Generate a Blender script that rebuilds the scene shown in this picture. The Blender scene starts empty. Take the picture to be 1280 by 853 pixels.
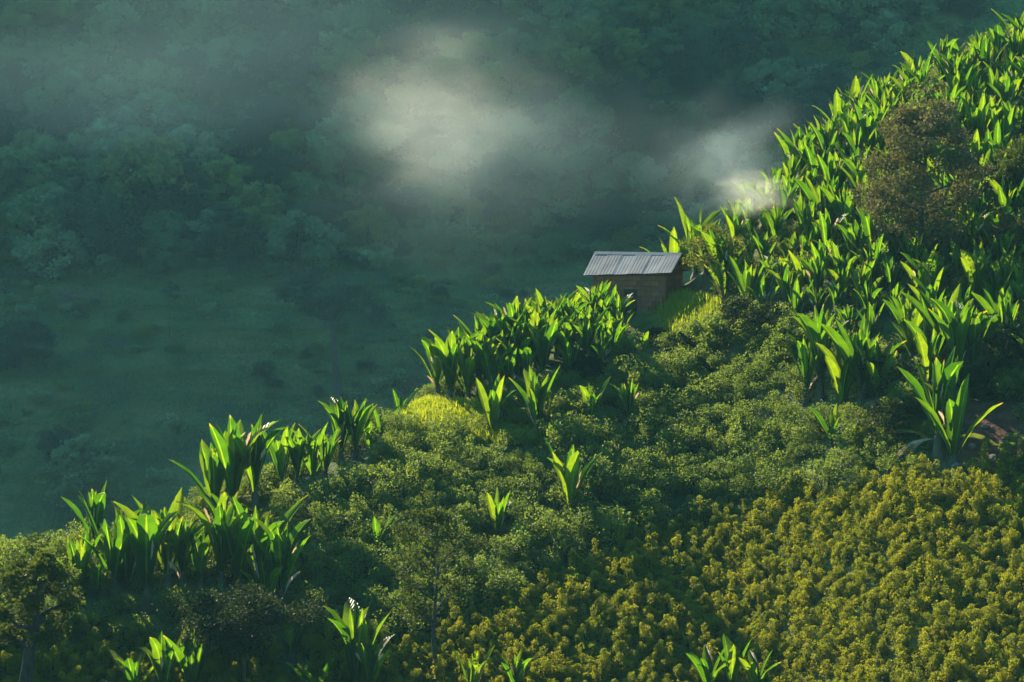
import bpy, math, random
import numpy as np

# ---------------------------------------------------------------- camera, world, sun, exposure
R = math.radians
PITCH = -4.0
sc = bpy.context.scene
cam_data = bpy.data.cameras.new('camera'); cam = bpy.data.objects.new('camera', cam_data)
sc.collection.objects.link(cam); sc.camera = cam
cam_data.lens = 100; cam_data.sensor_width = 36; cam_data.clip_start = 1; cam_data.clip_end = 5000
cam.location = (0, 0, 0); cam.rotation_euler = (R(90 + PITCH), 0, 0)

SUN_EL, SUN_AZ = 30.0, -37.0            # azimuth measured from +Y, negative = left of the view
d_sun = np.array([math.sin(R(SUN_AZ)) * math.cos(R(SUN_EL)), math.cos(R(SUN_AZ)) * math.cos(R(SUN_EL)), math.sin(R(SUN_EL))])
world = bpy.data.worlds.new('World'); sc.world = world; world.use_nodes = True
wn = world.node_tree
sky = wn.nodes.new('ShaderNodeTexSky'); sky.sky_type = 'NISHITA'; sky.sun_disc = False
sky.sun_elevation = R(SUN_EL); sky.sun_rotation = R(SUN_AZ); sky.air_density = 1.0; sky.dust_density = 0.6; sky.ozone_density = 3.0
wn.nodes['Background'].inputs['Strength'].default_value = 0.10
tint = wn.nodes.new('ShaderNodeMix'); tint.data_type = 'RGBA'; tint.blend_type = 'MULTIPLY'; tint.inputs[0].default_value = 1; tint.inputs[7].default_value = (0.38, 0.93, 1.02, 1)
wn.links.new(sky.outputs[0], tint.inputs[6]); wn.links.new(tint.outputs[2], wn.nodes['Background'].inputs['Color'])
sun_data = bpy.data.lights.new('sun', 'SUN'); sun_data.energy = 5.0; sun_data.angle = R(0.5); sun_data.color = (1.0, 0.86, 0.60)
sun = bpy.data.objects.new('sun', sun_data); sc.collection.objects.link(sun)
from mathutils import Vector
sun.rotation_euler = Vector(d_sun).to_track_quat('Z', 'Y').to_euler()
sc.view_settings.view_transform = 'Standard'; sc.view_settings.look = 'None'; sc.view_settings.gamma = 1
sc.view_settings.exposure = 1.4
cy = sc.cycles
cy.max_bounces = 6; cy.diffuse_bounces = 3; cy.glossy_bounces = 2; cy.transmission_bounces = 3; cy.volume_bounces = 1
cy.transparent_max_bounces = 8; cy.use_denoising = True; cy.denoising_input_passes = 'RGB_ALBEDO'; cy.volume_step_rate = 0.6; cy.volume_max_steps = 256
cy.sample_clamp_indirect = 4; cy.caustics_reflective = False; cy.caustics_refractive = False

# ---------------------------------------------------------------- helpers
rng = np.random.default_rng(7); random.seed(7)
F = 1280 * 100 / 36
cp, sp = math.cos(R(PITCH)), math.sin(R(PITCH))

def ray(u, v):
    a, b = (u - 640) / F, (426.5 - v) / F
    return np.array([a, cp - b * sp, sp + b * cp])

def project(p):
    x, y, z = p[..., 0], p[..., 1], p[..., 2]
    f = y * cp + z * sp; up = -y * sp + z * cp
    return 640 + F * x / f, 426.5 - F * up / f

def _hash(ix, iy, s):
    h = np.sin(ix * 127.1 + iy * 311.7 + s * 74.7) * 43758.5453
    return h - np.floor(h)

def vnoise(x, y, s=0):
    ix, iy = np.floor(x), np.floor(y); fx, fy = x - ix, y - iy
    fx = fx * fx * (3 - 2 * fx); fy = fy * fy * (3 - 2 * fy)
    a = _hash(ix, iy, s); b = _hash(ix + 1, iy, s); c = _hash(ix, iy + 1, s); d = _hash(ix + 1, iy + 1, s)
    return (a + (b - a) * fx) * (1 - fy) + (c + (d - c) * fx) * fy - 0.5

def fbm(x, y, s=0, o=4):
    t, a = 0, 1.0
    for k in range(o):
        t = t + a * vnoise(x, y, s + k * 13.7); x = x * 2.03; y = y * 2.03; a *= 0.5
    return t

# ---------------------------------------------------------------- terrain height
CREST_UV = [(-1400, 1050), (-600, 830), (-200, 750), (0, 716), (100, 702), (180, 674), (250, 654), (330, 612), (400, 588), (450, 560), (500, 522), (560, 494),
            (650, 450), (740, 402), (800, 388), (860, 362), (900, 325), (950, 268), (1000, 212), (1100, 137), (1200, 92), (1280, 60), (1500, -10), (2600, -200)]
_cu = np.array([c[0] for c in CREST_UV], float); _cy = 124 + 52 * np.clip((_cu + 200) / 1480, -0.4, 1.4)
_rays = [ray(*c) for c in CREST_UV]
CX = np.array([r[0] / r[1] * y for r, y in zip(_rays, _cy)]); CZ = np.array([r[2] / r[1] * y for r, y in zip(_rays, _cy)])

def smax(a, b, k):
    return 0.5 * (a + b + np.sqrt((a - b) ** 2 + k * k))

def near_h(x, y):
    zc = np.interp(x, CX, CZ); yc = np.interp(x, CX, _cy)
    for dx in (-2.0, 2.0):
        zc = zc + np.interp(x + dx, CX, CZ); yc = yc + np.interp(x + dx, CX, _cy)
    zc, yc = zc / 3, yc / 3
    d = yc - y; r = 4.0
    fr = 0.46 * (np.sqrt(d * d + r * r) - r); bk = 0.95 * (np.sqrt(d * d + r * r) - r)
    z = zc - np.where(d > 0, fr, bk)
    z = z + 1.0 * np.exp(-((x - 11.4) / 1.6) ** 2 - ((y - 158.0) / 1.8) ** 2) - 0.75 * np.exp(-((x - 6.8) / 2.6) ** 2 - ((y - 155.0) / 2.4) ** 2)
    return z + 0.35 * fbm(x / 9, y / 9, 3, 3) * np.clip(np.abs(d) / 10, 0.15, 1)

def far_h(x, y):
    yy = y + 0.10 * (x + 20) + 16 * vnoise(x / 60, y / 90, 21)
    z = np.interp(yy, [200, 262, 330, 392, 418, 590, 640, 760, 1000, 1600], [-110, -74, -44, -17, 4, 208, 214, 150, 60, 20])
    z = z + 5 * fbm(x / 30, y / 26, 31, 4)
    st = np.clip((405 - yy) / 20, 0, 1)
    ph = (z + 1.2 * fbm(x / 18, y / 18, 9, 3)) / 2.6       # worn terraces on the grass slope
    return z + st * 0.9 * np.sin(2 * np.pi * ph) * (0.5 + fbm(x / 25, y / 25, 77, 2))

def H(x, y):
    x = np.asarray(x, float); y = np.asarray(y, float)
    n = near_h(x, y); f = far_h(x, y); c = -1.8 - 1.25 * np.maximum(y + 2, 0) + 0.1 * np.minimum(y + 2, 0)
    n = np.where(y < 50, n - (50 - y) * 2, n); n = np.where(y > 260, -400, n)
    z = smax(n, f, 1.0)
    z = smax(z, np.full_like(z, -76.0) + 2 * fbm(x / 40, y / 40, 5, 3), 3.0)
    return smax(z, c, 1.0)

def ground_at(u, v, y0=70.0, y1=520.0):
    r = ray(u, v); ys = np.arange(y0, y1, 0.1); t = ys / r[1]
    g = H(r[0] * t, ys) - r[2] * t
    k = np.argmax(g > 0)
    if g[k] <= 0: return None
    y = ys[k]; x = r[0] / r[1] * y
    return np.array([x, y, float(H(x, y))])

# ---------------------------------------------------------------- materials
def nodes(name):
    m = bpy.data.materials.new(name); m.use_nodes = True; nt = m.node_tree; nt.nodes.clear()
    out = nt.nodes.new('ShaderNodeOutputMaterial')
    def N(t, **kw):
        n = nt.nodes.new(t)
        for k, v in kw.items():
            if k in n.inputs.keys() if isinstance(k, str) else False: n.inputs[k].default_value = v
            else: setattr(n, k, v)
        return n
    return m, nt, out, N

def ramp(N, stops):
    r = N('ShaderNodeValToRGB'); e = r.color_ramp.elements
    while len(e) < len(stops): e.new(0.5)
    for k, (p, c) in enumerate(stops): e[k].position = p; e[k].color = (*c, 1)
    return r

def leaf_mat(name, cols, trans_gain=2.0, trans_tint=(1.0, 1.25, 0.5), tf=0.45, rough=0.45, midrib=False, island=True, spec=0.4):
    """foliage: colour varied per plant and per leaf, part of the light goes through"""
    m, nt, out, N = nodes(name); L = nt.links.new
    oi = N('ShaderNodeObjectInfo'); geo = N('ShaderNodeNewGeometry')
    mx = N('ShaderNodeMath', operation='MULTIPLY_ADD'); mx.inputs[1].default_value = 0.55 if island else 0.9
    L(geo.outputs['Random Per Island'] if island else oi.outputs['Random'], mx.inputs[0])
    m2 = N('ShaderNodeMath', operation='MULTIPLY'); m2.inputs[1].default_value = 0.45 if island else 0.1
    L(oi.outputs['Random'] if island else geo.outputs['Random Per Island'], m2.inputs[0]); L(m2.outputs[0], mx.inputs[2])
    rp = ramp(N, [(k / (len(cols) - 1), c) for k, c in enumerate(cols)]); L(mx.outputs[0], rp.inputs[0])
    col = rp.outputs[0]
    pr = N('ShaderNodeBsdfPrincipled'); pr.inputs['Roughness'].default_value = rough; pr.inputs['Specular IOR Level'].default_value = spec
    if midrib:
        uv = N('ShaderNodeUVMap'); sx = N('ShaderNodeSeparateXYZ'); L(uv.outputs[0], sx.inputs[0])
        s = N('ShaderNodeMath', operation='SUBTRACT'); L(sx.outputs[0], s.inputs[0]); s.inputs[1].default_value = 0.5
        a = N('ShaderNodeMath', operation='ABSOLUTE'); L(s.outputs[0], a.inputs[0])
        lt = N('ShaderNodeMath', operation='LESS_THAN'); L(a.outputs[0], lt.inputs[0]); lt.inputs[1].default_value = 0.05
        mc = N('ShaderNodeMix', data_type='RGBA'); L(lt.outputs[0], mc.inputs[0]); L(col, mc.inputs[6]); mc.inputs[7].default_value = (0.085, 0.15, 0.03, 1)
        no = N('ShaderNodeTexNoise'); no.inputs['Scale'].default_value = 2.2; tc = N('ShaderNodeTexCoord'); L(tc.outputs['Object'], no.inputs['Vector'])
        nr = ramp(N, [(0.3, (0.75, 0.75, 0.75)), (0.7, (1.2, 1.2, 1.2))]); L(no.outputs[0], nr.inputs[0])
        ml = N('ShaderNodeMix', data_type='RGBA', blend_type='MULTIPLY'); ml.inputs[0].default_value = 1; L(mc.outputs[2], ml.inputs[6]); L(nr.outputs[0], ml.inputs[7])
        col = ml.outputs[2]
        wv = N('ShaderNodeMath', operation='SINE'); w2 = N('ShaderNodeMath', operation='MULTIPLY_ADD'); L(sx.outputs[1], w2.inputs[0]); w2.inputs[1].default_value = 150
        w3 = N('ShaderNodeMath', operation='MULTIPLY'); L(a.outputs[0], w3.inputs[0]); w3.inputs[1].default_value = -26; L(w3.outputs[0], w2.inputs[2]); L(w2.outputs[0], wv.inputs[0])
        ty = N('ShaderNodeMath', operation='MULTIPLY_ADD'); L(no.outputs[0], ty.inputs[0]); ty.inputs[1].default_value = 0.7; L(sx.outputs[1], ty.inputs[2])
        tr_ = N('ShaderNodeMapRange'); tr_.inputs[1].default_value = 1.33; tr_.inputs[2].default_value = 1.46; L(ty.outputs[0], tr_.inputs[0])
        tm_ = N('ShaderNodeMix', data_type='RGBA'); L(tr_.outputs[0], tm_.inputs[0]); L(col, tm_.inputs[6]); tm_.inputs[7].default_value = (0.20, 0.15, 0.06, 1); col = tm_.outputs[2]
        bp = N('ShaderNodeBump'); bp.inputs['Distance'].default_value = 0.02; bp.inputs['Strength'].default_value = 0.6; L(wv.outputs[0], bp.inputs['Height']); L(bp.outputs[0], pr.inputs['Normal'])
    L(col, pr.inputs['Base Color'])
    tr = N('ShaderNodeBsdfTranslucent'); tm = N('ShaderNodeMix', data_type='RGBA', blend_type='MULTIPLY'); tm.inputs[0].default_value = 1
    L(col, tm.inputs[6]); tm.inputs[7].default_value = tuple(trans_gain * t for t in trans_tint) + (1,); L(tm.outputs[2], tr.inputs[0])
    mix = N('ShaderNodeMixShader'); mix.inputs[0].default_value = tf; L(pr.outputs[0], mix.inputs[1]); L(tr.outputs[0], mix.inputs[2])
    L(mix.outputs[0], out.inputs[0]); return m

def plain_mat(name, c1, c2, scale=5.0, rough=0.8, bump=0.0, metallic=0.0, stretch=(1, 1, 1), spec=0.3):
    m, nt, out, N = nodes(name); L = nt.links.new
    tc = N('ShaderNodeTexCoord'); mp = N('ShaderNodeMapping'); mp.inputs['Scale'].default_value = stretch; L(tc.outputs['Object'], mp.inputs[0])
    no = N('ShaderNodeTexNoise'); no.inputs['Scale'].default_value = scale; no.inputs['Detail'].default_value = 6; L(mp.outputs[0], no.inputs['Vector'])
    rp = ramp(N, [(0.3, c1), (0.7, c2)]); L(no.outputs[0], rp.inputs[0])
    oi = N('ShaderNodeObjectInfo'); mr = N('ShaderNodeMapRange'); mr.inputs[3].default_value = 0.8; mr.inputs[4].default_value = 1.2; L(oi.outputs['Random'], mr.inputs[0])
    ml = N('ShaderNodeMix', data_type='RGBA', blend_type='MULTIPLY'); ml.inputs[0].default_value = 1; L(rp.outputs[0], ml.inputs[6])
    cb = N('ShaderNodeCombineColor'); [L(mr.outputs[0], cb.inputs[k]) for k in range(3)]; L(cb.outputs[0], ml.inputs[7])
    pr = N('ShaderNodeBsdfPrincipled'); pr.inputs['Roughness'].default_value = rough; pr.inputs['Metallic'].default_value = metallic; pr.inputs['Specular IOR Level'].default_value = spec
    L(ml.outputs[2], pr.inputs['Base Color'])
    if bump:
        b = N('ShaderNodeBump'); b.inputs['Distance'].default_value = bump; L(no.outputs[0], b.inputs['Height']); L(b.outputs[0], pr.inputs['Normal'])
    L(pr.outputs[0], out.inputs[0]); return m

M = {}
M['ensete'] = leaf_mat('ensete_leaf', [(0.012, 0.046, 0.010), (0.022, 0.070, 0.010), (0.040, 0.090, 0.011), (0.065, 0.105, 0.012)], 3.2, (1.35, 1.15, 0.10), 0.55, 0.42, True, False, 0.35)
M['ensete_old'] = leaf_mat('ensete_old_leaf', [(0.05, 0.08, 0.02), (0.09, 0.11, 0.03)], 2.4, (1.1, 1.0, 0.4), 0.4, 0.5, True, False)
M['dry'] = leaf_mat('dry_leaf', [(0.36, 0.27, 0.16), (0.52, 0.42, 0.28), (0.66, 0.54, 0.42)], 1.3, (1.0, 0.85, 0.65), 0.4, 0.7, False, False, 0.2)
M['stem'] = plain_mat('pseudostem', (0.035, 0.05, 0.02), (0.10, 0.085, 0.045), 6, 0.7, 0.02, stretch=(1, 1, 0.25))
M['shrub'] = leaf_mat('shrub_leaf', [(0.043, 0.076, 0.020), (0.078, 0.122, 0.029), (0.145, 0.195, 0.045)], 2.3, (1.18, 1.05, 0.38), 0.48, 0.6, spec=0.25)
M['bush'] = leaf_mat('bush_leaf', [(0.072, 0.115, 0.012), (0.135, 0.168, 0.013), (0.22, 0.232, 0.018)], 2.2, (1.2, 1.0, 0.3), 0.48, 0.6, spec=0.25)
M['bushcore'] = plain_mat('twigs', (0.025, 0.022, 0.014), (0.05, 0.04, 0.025), 8, 0.9)
M['tree_brown'] = leaf_mat('brown_green_leaf', [(0.055, 0.060, 0.026), (0.095, 0.095, 0.040), (0.17, 0.15, 0.07)], 1.4, (1.1, 1.0, 0.5), 0.35, 0.65, spec=0.15)
M['tree_olive'] = leaf_mat('olive_leaf', [(0.025, 0.040, 0.010), (0.055, 0.075, 0.014), (0.13, 0.135, 0.02)], 2.0, (1.1, 1.05, 0.3), 0.4, 0.65, spec=0.15)
M['tree_dark'] = leaf_mat('dark_leaf', [(0.010, 0.018, 0.008), (0.02, 0.034, 0.010), (0.05, 0.065, 0.012)], 1.4, (1.1, 1.05, 0.4), 0.3, 0.65, spec=0.15)
M['bark'] = plain_mat('bark', (0.03, 0.026, 0.02), (0.09, 0.075, 0.055), 8, 0.9, 0.02, stretch=(1, 1, 0.3))
M['pale_bark'] = plain_mat('pale_bark', (0.22, 0.20, 0.17), (0.36, 0.33, 0.28), 8, 0.9, 0.02, stretch=(1, 1, 0.3))
M['far_green'] = leaf_mat('forest_leaf', [(0.06, 0.11, 0.038), (0.10, 0.17, 0.058), (0.15, 0.24, 0.08)], 1.4, (1, 1.1, 0.5), 0.25, 0.6)
M['far_pale'] = leaf_mat('pale_forest_leaf', [(0.10, 0.15, 0.07), (0.16, 0.22, 0.10), (0.22, 0.29, 0.14)], 1.3, (1, 1.1, 0.5), 0.25, 0.6)
M['far_dark'] = leaf_mat('dark_forest_leaf', [(0.020, 0.045, 0.024), (0.034, 0.066, 0.032), (0.055, 0.10, 0.042)], 1.3, (1, 1.1, 0.5), 0.25, 0.6)
M['far_yellow'] = leaf_mat('yellow_forest_leaf', [(0.11, 0.14, 0.03), (0.17, 0.20, 0.04), (0.24, 0.26, 0.06)], 1.5, (1, 1.1, 0.5), 0.3, 0.6)
M['grass'] = leaf_mat('grass_blade', [(0.11, 0.15, 0.012), (0.18, 0.22, 0.015), (0.25, 0.26, 0.03)], 2.8, (1.1, 1.05, 0.25), 0.5, 0.5)
M['far_grass'] = leaf_mat('slope_grass', [(0.07, 0.10, 0.018), (0.11, 0.135, 0.022), (0.16, 0.16, 0.035)], 1.4, (1, 1.05, 0.5), 0.3, 0.7)
M['mud'] = plain_mat('mud_brick', (0.22, 0.078, 0.036), (0.31, 0.115, 0.055), 7, 0.95, 0.02)
M['mortar'] = plain_mat('mud_mortar', (0.15, 0.056, 0.028), (0.22, 0.086, 0.044), 5, 0.95, 0.02)
M['tin'] = plain_mat('tin_sheet', (0.085, 0.10, 0.115), (0.15, 0.165, 0.18), 1.6, 0.65, 0.0, 0.1, stretch=(1, 0.4, 1), spec=0.5)
M['wood'] = plain_mat('dark_wood', (0.04, 0.03, 0.02), (0.10, 0.07, 0.045), 6, 0.8, 0.01, stretch=(1, 1, 0.2))
M['rock'] = plain_mat('rock', (0.10, 0.085, 0.075), (0.22, 0.19, 0.17), 3, 0.9, 0.05)

def ground_mat():
    m, nt, out, N = nodes('hill_ground'); L = nt.links.new
    tc = N('ShaderNodeTexCoord'); at = N('ShaderNodeAttribute', attribute_name='zone')
    n1 = N('ShaderNodeTexNoise'); n1.inputs['Scale'].default_value = 0.12; n1.inputs['Detail'].default_value = 8; L(tc.outputs['Object'], n1.inputs['Vector'])
    n2 = N('ShaderNodeTexNoise'); n2.inputs['Scale'].default_value = 1.6; n2.inputs['Detail'].default_value = 6; L(tc.outputs['Object'], n2.inputs['Vector'])
    g = ramp(N, [(0.34, (0.035, 0.065, 0.025)), (0.48, (0.07, 0.105, 0.028)), (0.60, (0.12, 0.14, 0.04)), (0.74, (0.16, 0.09, 0.06))]); L(n1.outputs[0], g.inputs[0])
    g2 = ramp(N, [(0.3, (0.6, 0.6, 0.6)), (0.7, (1.3, 1.3, 1.3))]); L(n2.outputs[0], g2.inputs[0])
    a = N('ShaderNodeMix', data_type='RGBA', blend_type='MULTIPLY'); a.inputs[0].default_value = 1; L(g.outputs[0], a.inputs[6]); L(g2.outputs[0], a.inputs[7])
    s = ramp(N, [(0.3, (0.06, 0.022, 0.012)), (0.55, (0.10, 0.040, 0.022)), (0.75, (0.15, 0.07, 0.04))]); L(n2.outputs[0], s.inputs[0])
    sx = N('ShaderNodeSeparateColor'); L(at.outputs['Color'], sx.inputs[0])
    b = N('ShaderNodeMix', data_type='RGBA'); L(sx.outputs[0], b.inputs[0]); L(a.outputs[2], b.inputs[6]); L(s.outputs[0], b.inputs[7])
    gr = ramp(N, [(0.35, (0.10, 0.12, 0.015)), (0.6, (0.17, 0.17, 0.02)), (0.75, (0.17, 0.11, 0.04))]); L(n2.outputs[0], gr.inputs[0])
    c = N('ShaderNodeMix', data_type='RGBA'); L(sx.outputs[1], c.inputs[0]); L(b.outputs[2], c.inputs[6]); L(gr.outputs[0], c.inputs[7])
    pr = N('ShaderNodeBsdfPrincipled'); pr.inputs['Roughness'].default_value = 0.95; pr.inputs['Specular IOR Level'].default_value = 0.2; L(c.outputs[2], pr.inputs['Base Color'])
    bp = N('ShaderNodeBump'); bp.inputs['Distance'].default_value = 0.25; L(n2.outputs[0], bp.inputs['Height']); L(bp.outputs[0], pr.inputs['Normal'])
    L(pr.outputs[0], out.inputs[0]); return m
M['ground'] = ground_mat()

# ---------------------------------------------------------------- mesh building
def mesh_np(name, verts, quads, mats, mat_idx=None, uvs=None, smooth=True, tris=None):
    me = bpy.data.meshes.new(name)
    verts = np.asarray(verts, np.float32); quads = np.asarray(quads, np.int32).reshape(-1, 4)
    me.vertices.add(len(verts)); me.vertices.foreach_set('co', verts.ravel())
    nq = len(quads); nt_ = 0 if tris is None else len(tris)
    loops = quads.ravel() if not nt_ else np.concatenate([quads.ravel(), np.asarray(tris, np.int32).ravel()])
    me.loops.add(len(loops)); me.loops.foreach_set('vertex_index', loops)
    me.polygons.add(nq + nt_)
    st = np.arange(nq) * 4
    if nt_: st = np.concatenate([st, nq * 4 + np.arange(nt_) * 3])
    me.polygons.foreach_set('loop_start', st.astype(np.int32))
    for m in mats: me.materials.append(m)
    if mat_idx is not None: me.polygons.foreach_set('material_index', np.asarray(mat_idx, np.int32))
    if uvs is not None:
        uvl = me.uv_layers.new(name='UVMap'); uvl.data.foreach_set('uv', np.asarray(uvs, np.float32)[loops].ravel())
    me.update(calc_edges=True); me.validate()
    me.polygons.foreach_set('use_smooth', np.full(nq + nt_, smooth, bool))
    return me

COL = sc.collection
def link(name, me, parent=None, loc=(0, 0, 0), rot=(0, 0, 0), scale=(1, 1, 1)):
    o = bpy.data.objects.new(name, me); COL.objects.link(o); o.parent = parent
    o.location = loc; o.rotation_euler = rot; o.scale = scale; return o

def tag(o, label=None, cat=None, group=None, kind=None):
    if label: o['label'] = label
    if cat: o['category'] = cat
    if group: o['group'] = group
    if kind: o['kind'] = kind
    return o

def copy_thing(root, loc, rotz, s, name=None):
    r = root.copy(); COL.objects.link(r); r.location = loc; r.rotation_euler = (0, 0, rotz); r.scale = (s, s, s)
    for ch in root.children:
        c = ch.copy(); COL.objects.link(c); c.parent = r
    return r

def tube(points, radii, sides=6):
    """verts, quads of one tapered tube along points"""
    P = np.asarray(points, float); n = len(P); vs = []
    T = np.gradient(P, axis=0); T /= np.linalg.norm(T, axis=1)[:, None] + 1e-9
    ref = np.array([0.0, 1, 0.1]) if abs(T[0][2]) > 0.5 else np.array([0, 0, 1.0])
    for k in range(n):
        a = np.cross(T[k], ref); a /= np.linalg.norm(a) + 1e-9; b = np.cross(T[k], a)
        ang = np.arange(sides) * 2 * np.pi / sides
        vs.append(P[k] + radii[k] * (np.cos(ang)[:, None] * a + np.sin(ang)[:, None] * b))
    q = []
    for k in range(n - 1):
        for j in range(sides):
            j2 = (j + 1) % sides; q.append((k * sides + j, k * sides + j2, (k + 1) * sides + j2, (k + 1) * sides + j))
    q.append(((n - 1) * sides, (n - 1) * sides + 1, (n - 1) * sides + sides // 2, (n - 1) * sides + sides - 1))
    return np.concatenate(vs), np.array(q)

def join(parts):
    vs, qs, o = [], [], 0
    for v, q in parts: vs.append(v); qs.append(np.asarray(q) + o); o += len(v)
    return np.concatenate(vs), np.concatenate(qs)

def leaf_quads(P, size, rg, out_dir=None, aspect=0.5, flat=0.5):
    """one bent-free diamond leaf at each point, random tilt"""
    n = len(P)
    a = rg.normal(size=(n, 3)); 
    if out_dir is not None: a = a * 0.8 + out_dir * 0.9
    a[:, 2] += 0.3
    a /= np.linalg.norm(a, axis=1)[:, None]
    b = rg.normal(size=(n, 3)); b[:, 2] *= flat; b -= (b * a).sum(1)[:, None] * a; b /= np.linalg.norm(b, axis=1)[:, None]
    s = size * (0.6 + 0.8 * rg.random(n))[:, None]
    v = np.stack([P, P + a * s * 0.5 + b * s * aspect, P + a * s, P + a * s * 0.5 - b * s * aspect], 1).reshape(-1, 3)
    return v, np.arange(4 * n).reshape(-1, 4)

# ---------------------------------------------------------------- the ground
def axis_vals(lo, a, b, hi, fine, grow):
    v = list(np.arange(a, b, fine)); s = fine
    while v[-1] < hi: s = min(s * grow, 8); v.append(v[-1] + s)
    s = fine
    while v[0] > lo: s = min(s * grow, 8); v.insert(0, v[0] - s)
    return np.array(v)
xs = axis_vals(-620, -46, 52, 420, 0.5, 1.03); ys = axis_vals(-60, 84, 205, 900, 0.5, 1.015)
GX, GY = np.meshgrid(xs, ys); GZ = H(GX, GY)
V = np.stack([GX, GY, GZ], -1).reshape(-1, 3); nx = len(xs); idx = np.arange(len(V)).reshape(len(ys), nx)
Q = np.stack([idx[:-1, :-1], idx[:-1, 1:], idx[1:, 1:], idx[1:, :-1]], -1).reshape(-1, 4)
me = mesh_np('ground', V, Q, [M['ground']])
PU, PV = project(V)
near = (V[:, 1] < 200) & (V[:, 1] > 60)
soil = np.clip(1.6 - np.hypot((PU - 1245) / 60, (PV - 545) / 42), 0, 1) * near
soil = np.maximum(soil, np.clip(1.5 - np.hypot((PU - 872) / 18, (PV - 366) / 14), 0, 1) * near)
grassz = np.maximum.reduce([np.clip(1.8 - np.hypot((PU - 862) / 40, (PV - 392) / 20), 0, 1), np.clip(1.8 - np.hypot((PU - 555) / 64, (PV - 523) / 18), 0, 1)]) * near * (1 - soil)
zc = np.zeros((len(V), 4), np.float32); zc[:, 0] = soil; zc[:, 1] = grassz; zc[:, 3] = 1
# bare reddish scars on the far forest slope
zc[:, 0] = np.maximum(zc[:, 0], np.where(V[:, 1] > 330, np.clip(3.0 * (fbm(V[:, 0] / 14, V[:, 1] / 9, 55, 3) - 0.33), 0, 0.8), 0))
ca = me.color_attributes.new('zone', 'FLOAT_COLOR', 'POINT'); ca.data.foreach_set('color', zc.ravel())
tag(link('ground', me), 'grassy and shrub covered hillsides with a deep valley between them', kind='structure')

# ---------------------------------------------------------------- ensete plants (false banana)
def ensete_leaf(L, W, tilt, bend, twist, seed, droop=0.0, torn=0.0):
    """upright paddle leaf: petiole, folded blade with midrib; 9 x 4 quads"""
    rg = np.random.default_rng(seed); n = 9; t = np.linspace(0, 1, n); vs, uv = [], []
    p = np.zeros(3); ts = 0
    cols = np.array([-1, -0.5, 0, 0.5, 1.0])
    side_bend = rg.uniform(-0.15, 0.15)
    for k in range(n):
        th = R(tilt + bend * t[k] ** 1.6 + droop * max(0, t[k] - 0.5) ** 1.2 * 2)
        d = np.array([math.sin(th), side_bend * t[k], math.cos(th)]); d /= np.linalg.norm(d)
        if k: p = p + d * L / (n - 1)
        nrm = np.array([-math.cos(th), 0, math.sin(th)]); w = np.cross(d, nrm)
        a = R(twist) * t[k] ** 0.6; w2 = w * math.cos(a) + nrm * math.sin(a); n2 = -w * math.sin(a) + nrm * math.cos(a)
        tt = max(0, (t[k] - 0.10) / 0.90); hw = W / 2 * (0.13 + (math.sin(math.pi * min(1, tt ** 1.05)) ** 0.60 if tt > 0 else 0)) * (1 if k < n - 1 else 0.25)
        for c in cols:
            e = 1 + (rg.uniform(-0.10 - torn, 0.06) if abs(c) == 1 else 0)
            vs.append(p + w2 * c * hw * e + n2 * (abs(c) * hw * 0.42 + (rg.uniform(-0.05, 0.05) * W if abs(c) == 1 else 0)))
            uv.append((c * 0.5 + 0.5, t[k]))
    i = np.arange(n * 5).reshape(n, 5); q = np.stack([i[:-1, :-1], i[:-1, 1:], i[1:, 1:], i[1:, :-1]], -1).reshape(-1, 4)
    return vs, q, uv

LEAF = {}
tilts = {'core': (3, 4), 'mid': (8, 6), 'outer': (14, 12), 'low': (23, 32), 'hang': (70, 75)}
for cls, (ti, be) in tilts.items():
    LEAF[cls] = []
    for k in range(5):
        Lg = random.uniform(2.9, 4.0) * (0.9 if cls in ('core', 'hang') else 1)
        v, q, uv = ensete_leaf(Lg, random.uniform(0.46, 0.68), ti + random.uniform(-4, 6), be + random.uniform(-8, 8), random.uniform(-75, 75) if cls in ('core', 'mid') else random.uniform(-40, 40), 100 + k + 10 * ti, droop=random.choice([0, 0, 0, 12, 40]) if cls != 'core' else 0, torn=random.choice([0.05, 0.15, 0.6]))
        LEAF[cls].append(mesh_np('ensete_leaf_' + cls, v, q, [M['ensete_old' if cls == 'hang' else 'ensete']], uvs=uv))
DRY = []
for k in range(6):    # narrow withered leaves, some still standing, some hanging down the stem
    up = k % 2 == 0
    v, q, uv = ensete_leaf(random.uniform(0.9, 2.0) if up else random.uniform(1.6, 2.3), random.uniform(0.14, 0.26), random.uniform(4, 22) if up else 95, random.uniform(5, 35) if up else 80, random.uniform(-120, 120), 700 + k, torn=0.4)
    DRY.append(mesh_np('dry_leaf', v, q, [M['dry']], uvs=uv))
TIPS = []
for k in range(4):
    v, q, uv = ensete_leaf(random.uniform(0.7, 1.0), random.uniform(0.16, 0.24), 6 + 8 * k, 12, 60 * k, 800 + k, torn=0.5); TIPS.append(mesh_np('dry_tip', v, q, [M['dry']], uvs=uv))
STEMS = []
for k in range(3):
    h = (0.45, 0.7, 1.0)[k]; v, q = tube([(0, 0, -0.4), (0, 0, 0.15), (0.03, 0, h * 0.5), (0.02, 0.02, h), (0.02, 0.02, h + 0.5)], [0.30, 0.27, 0.20, 0.15, 0.06], 8)
    STEMS.append((h, mesh_np('pseudostem', v, q, [M['stem']])))

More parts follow.
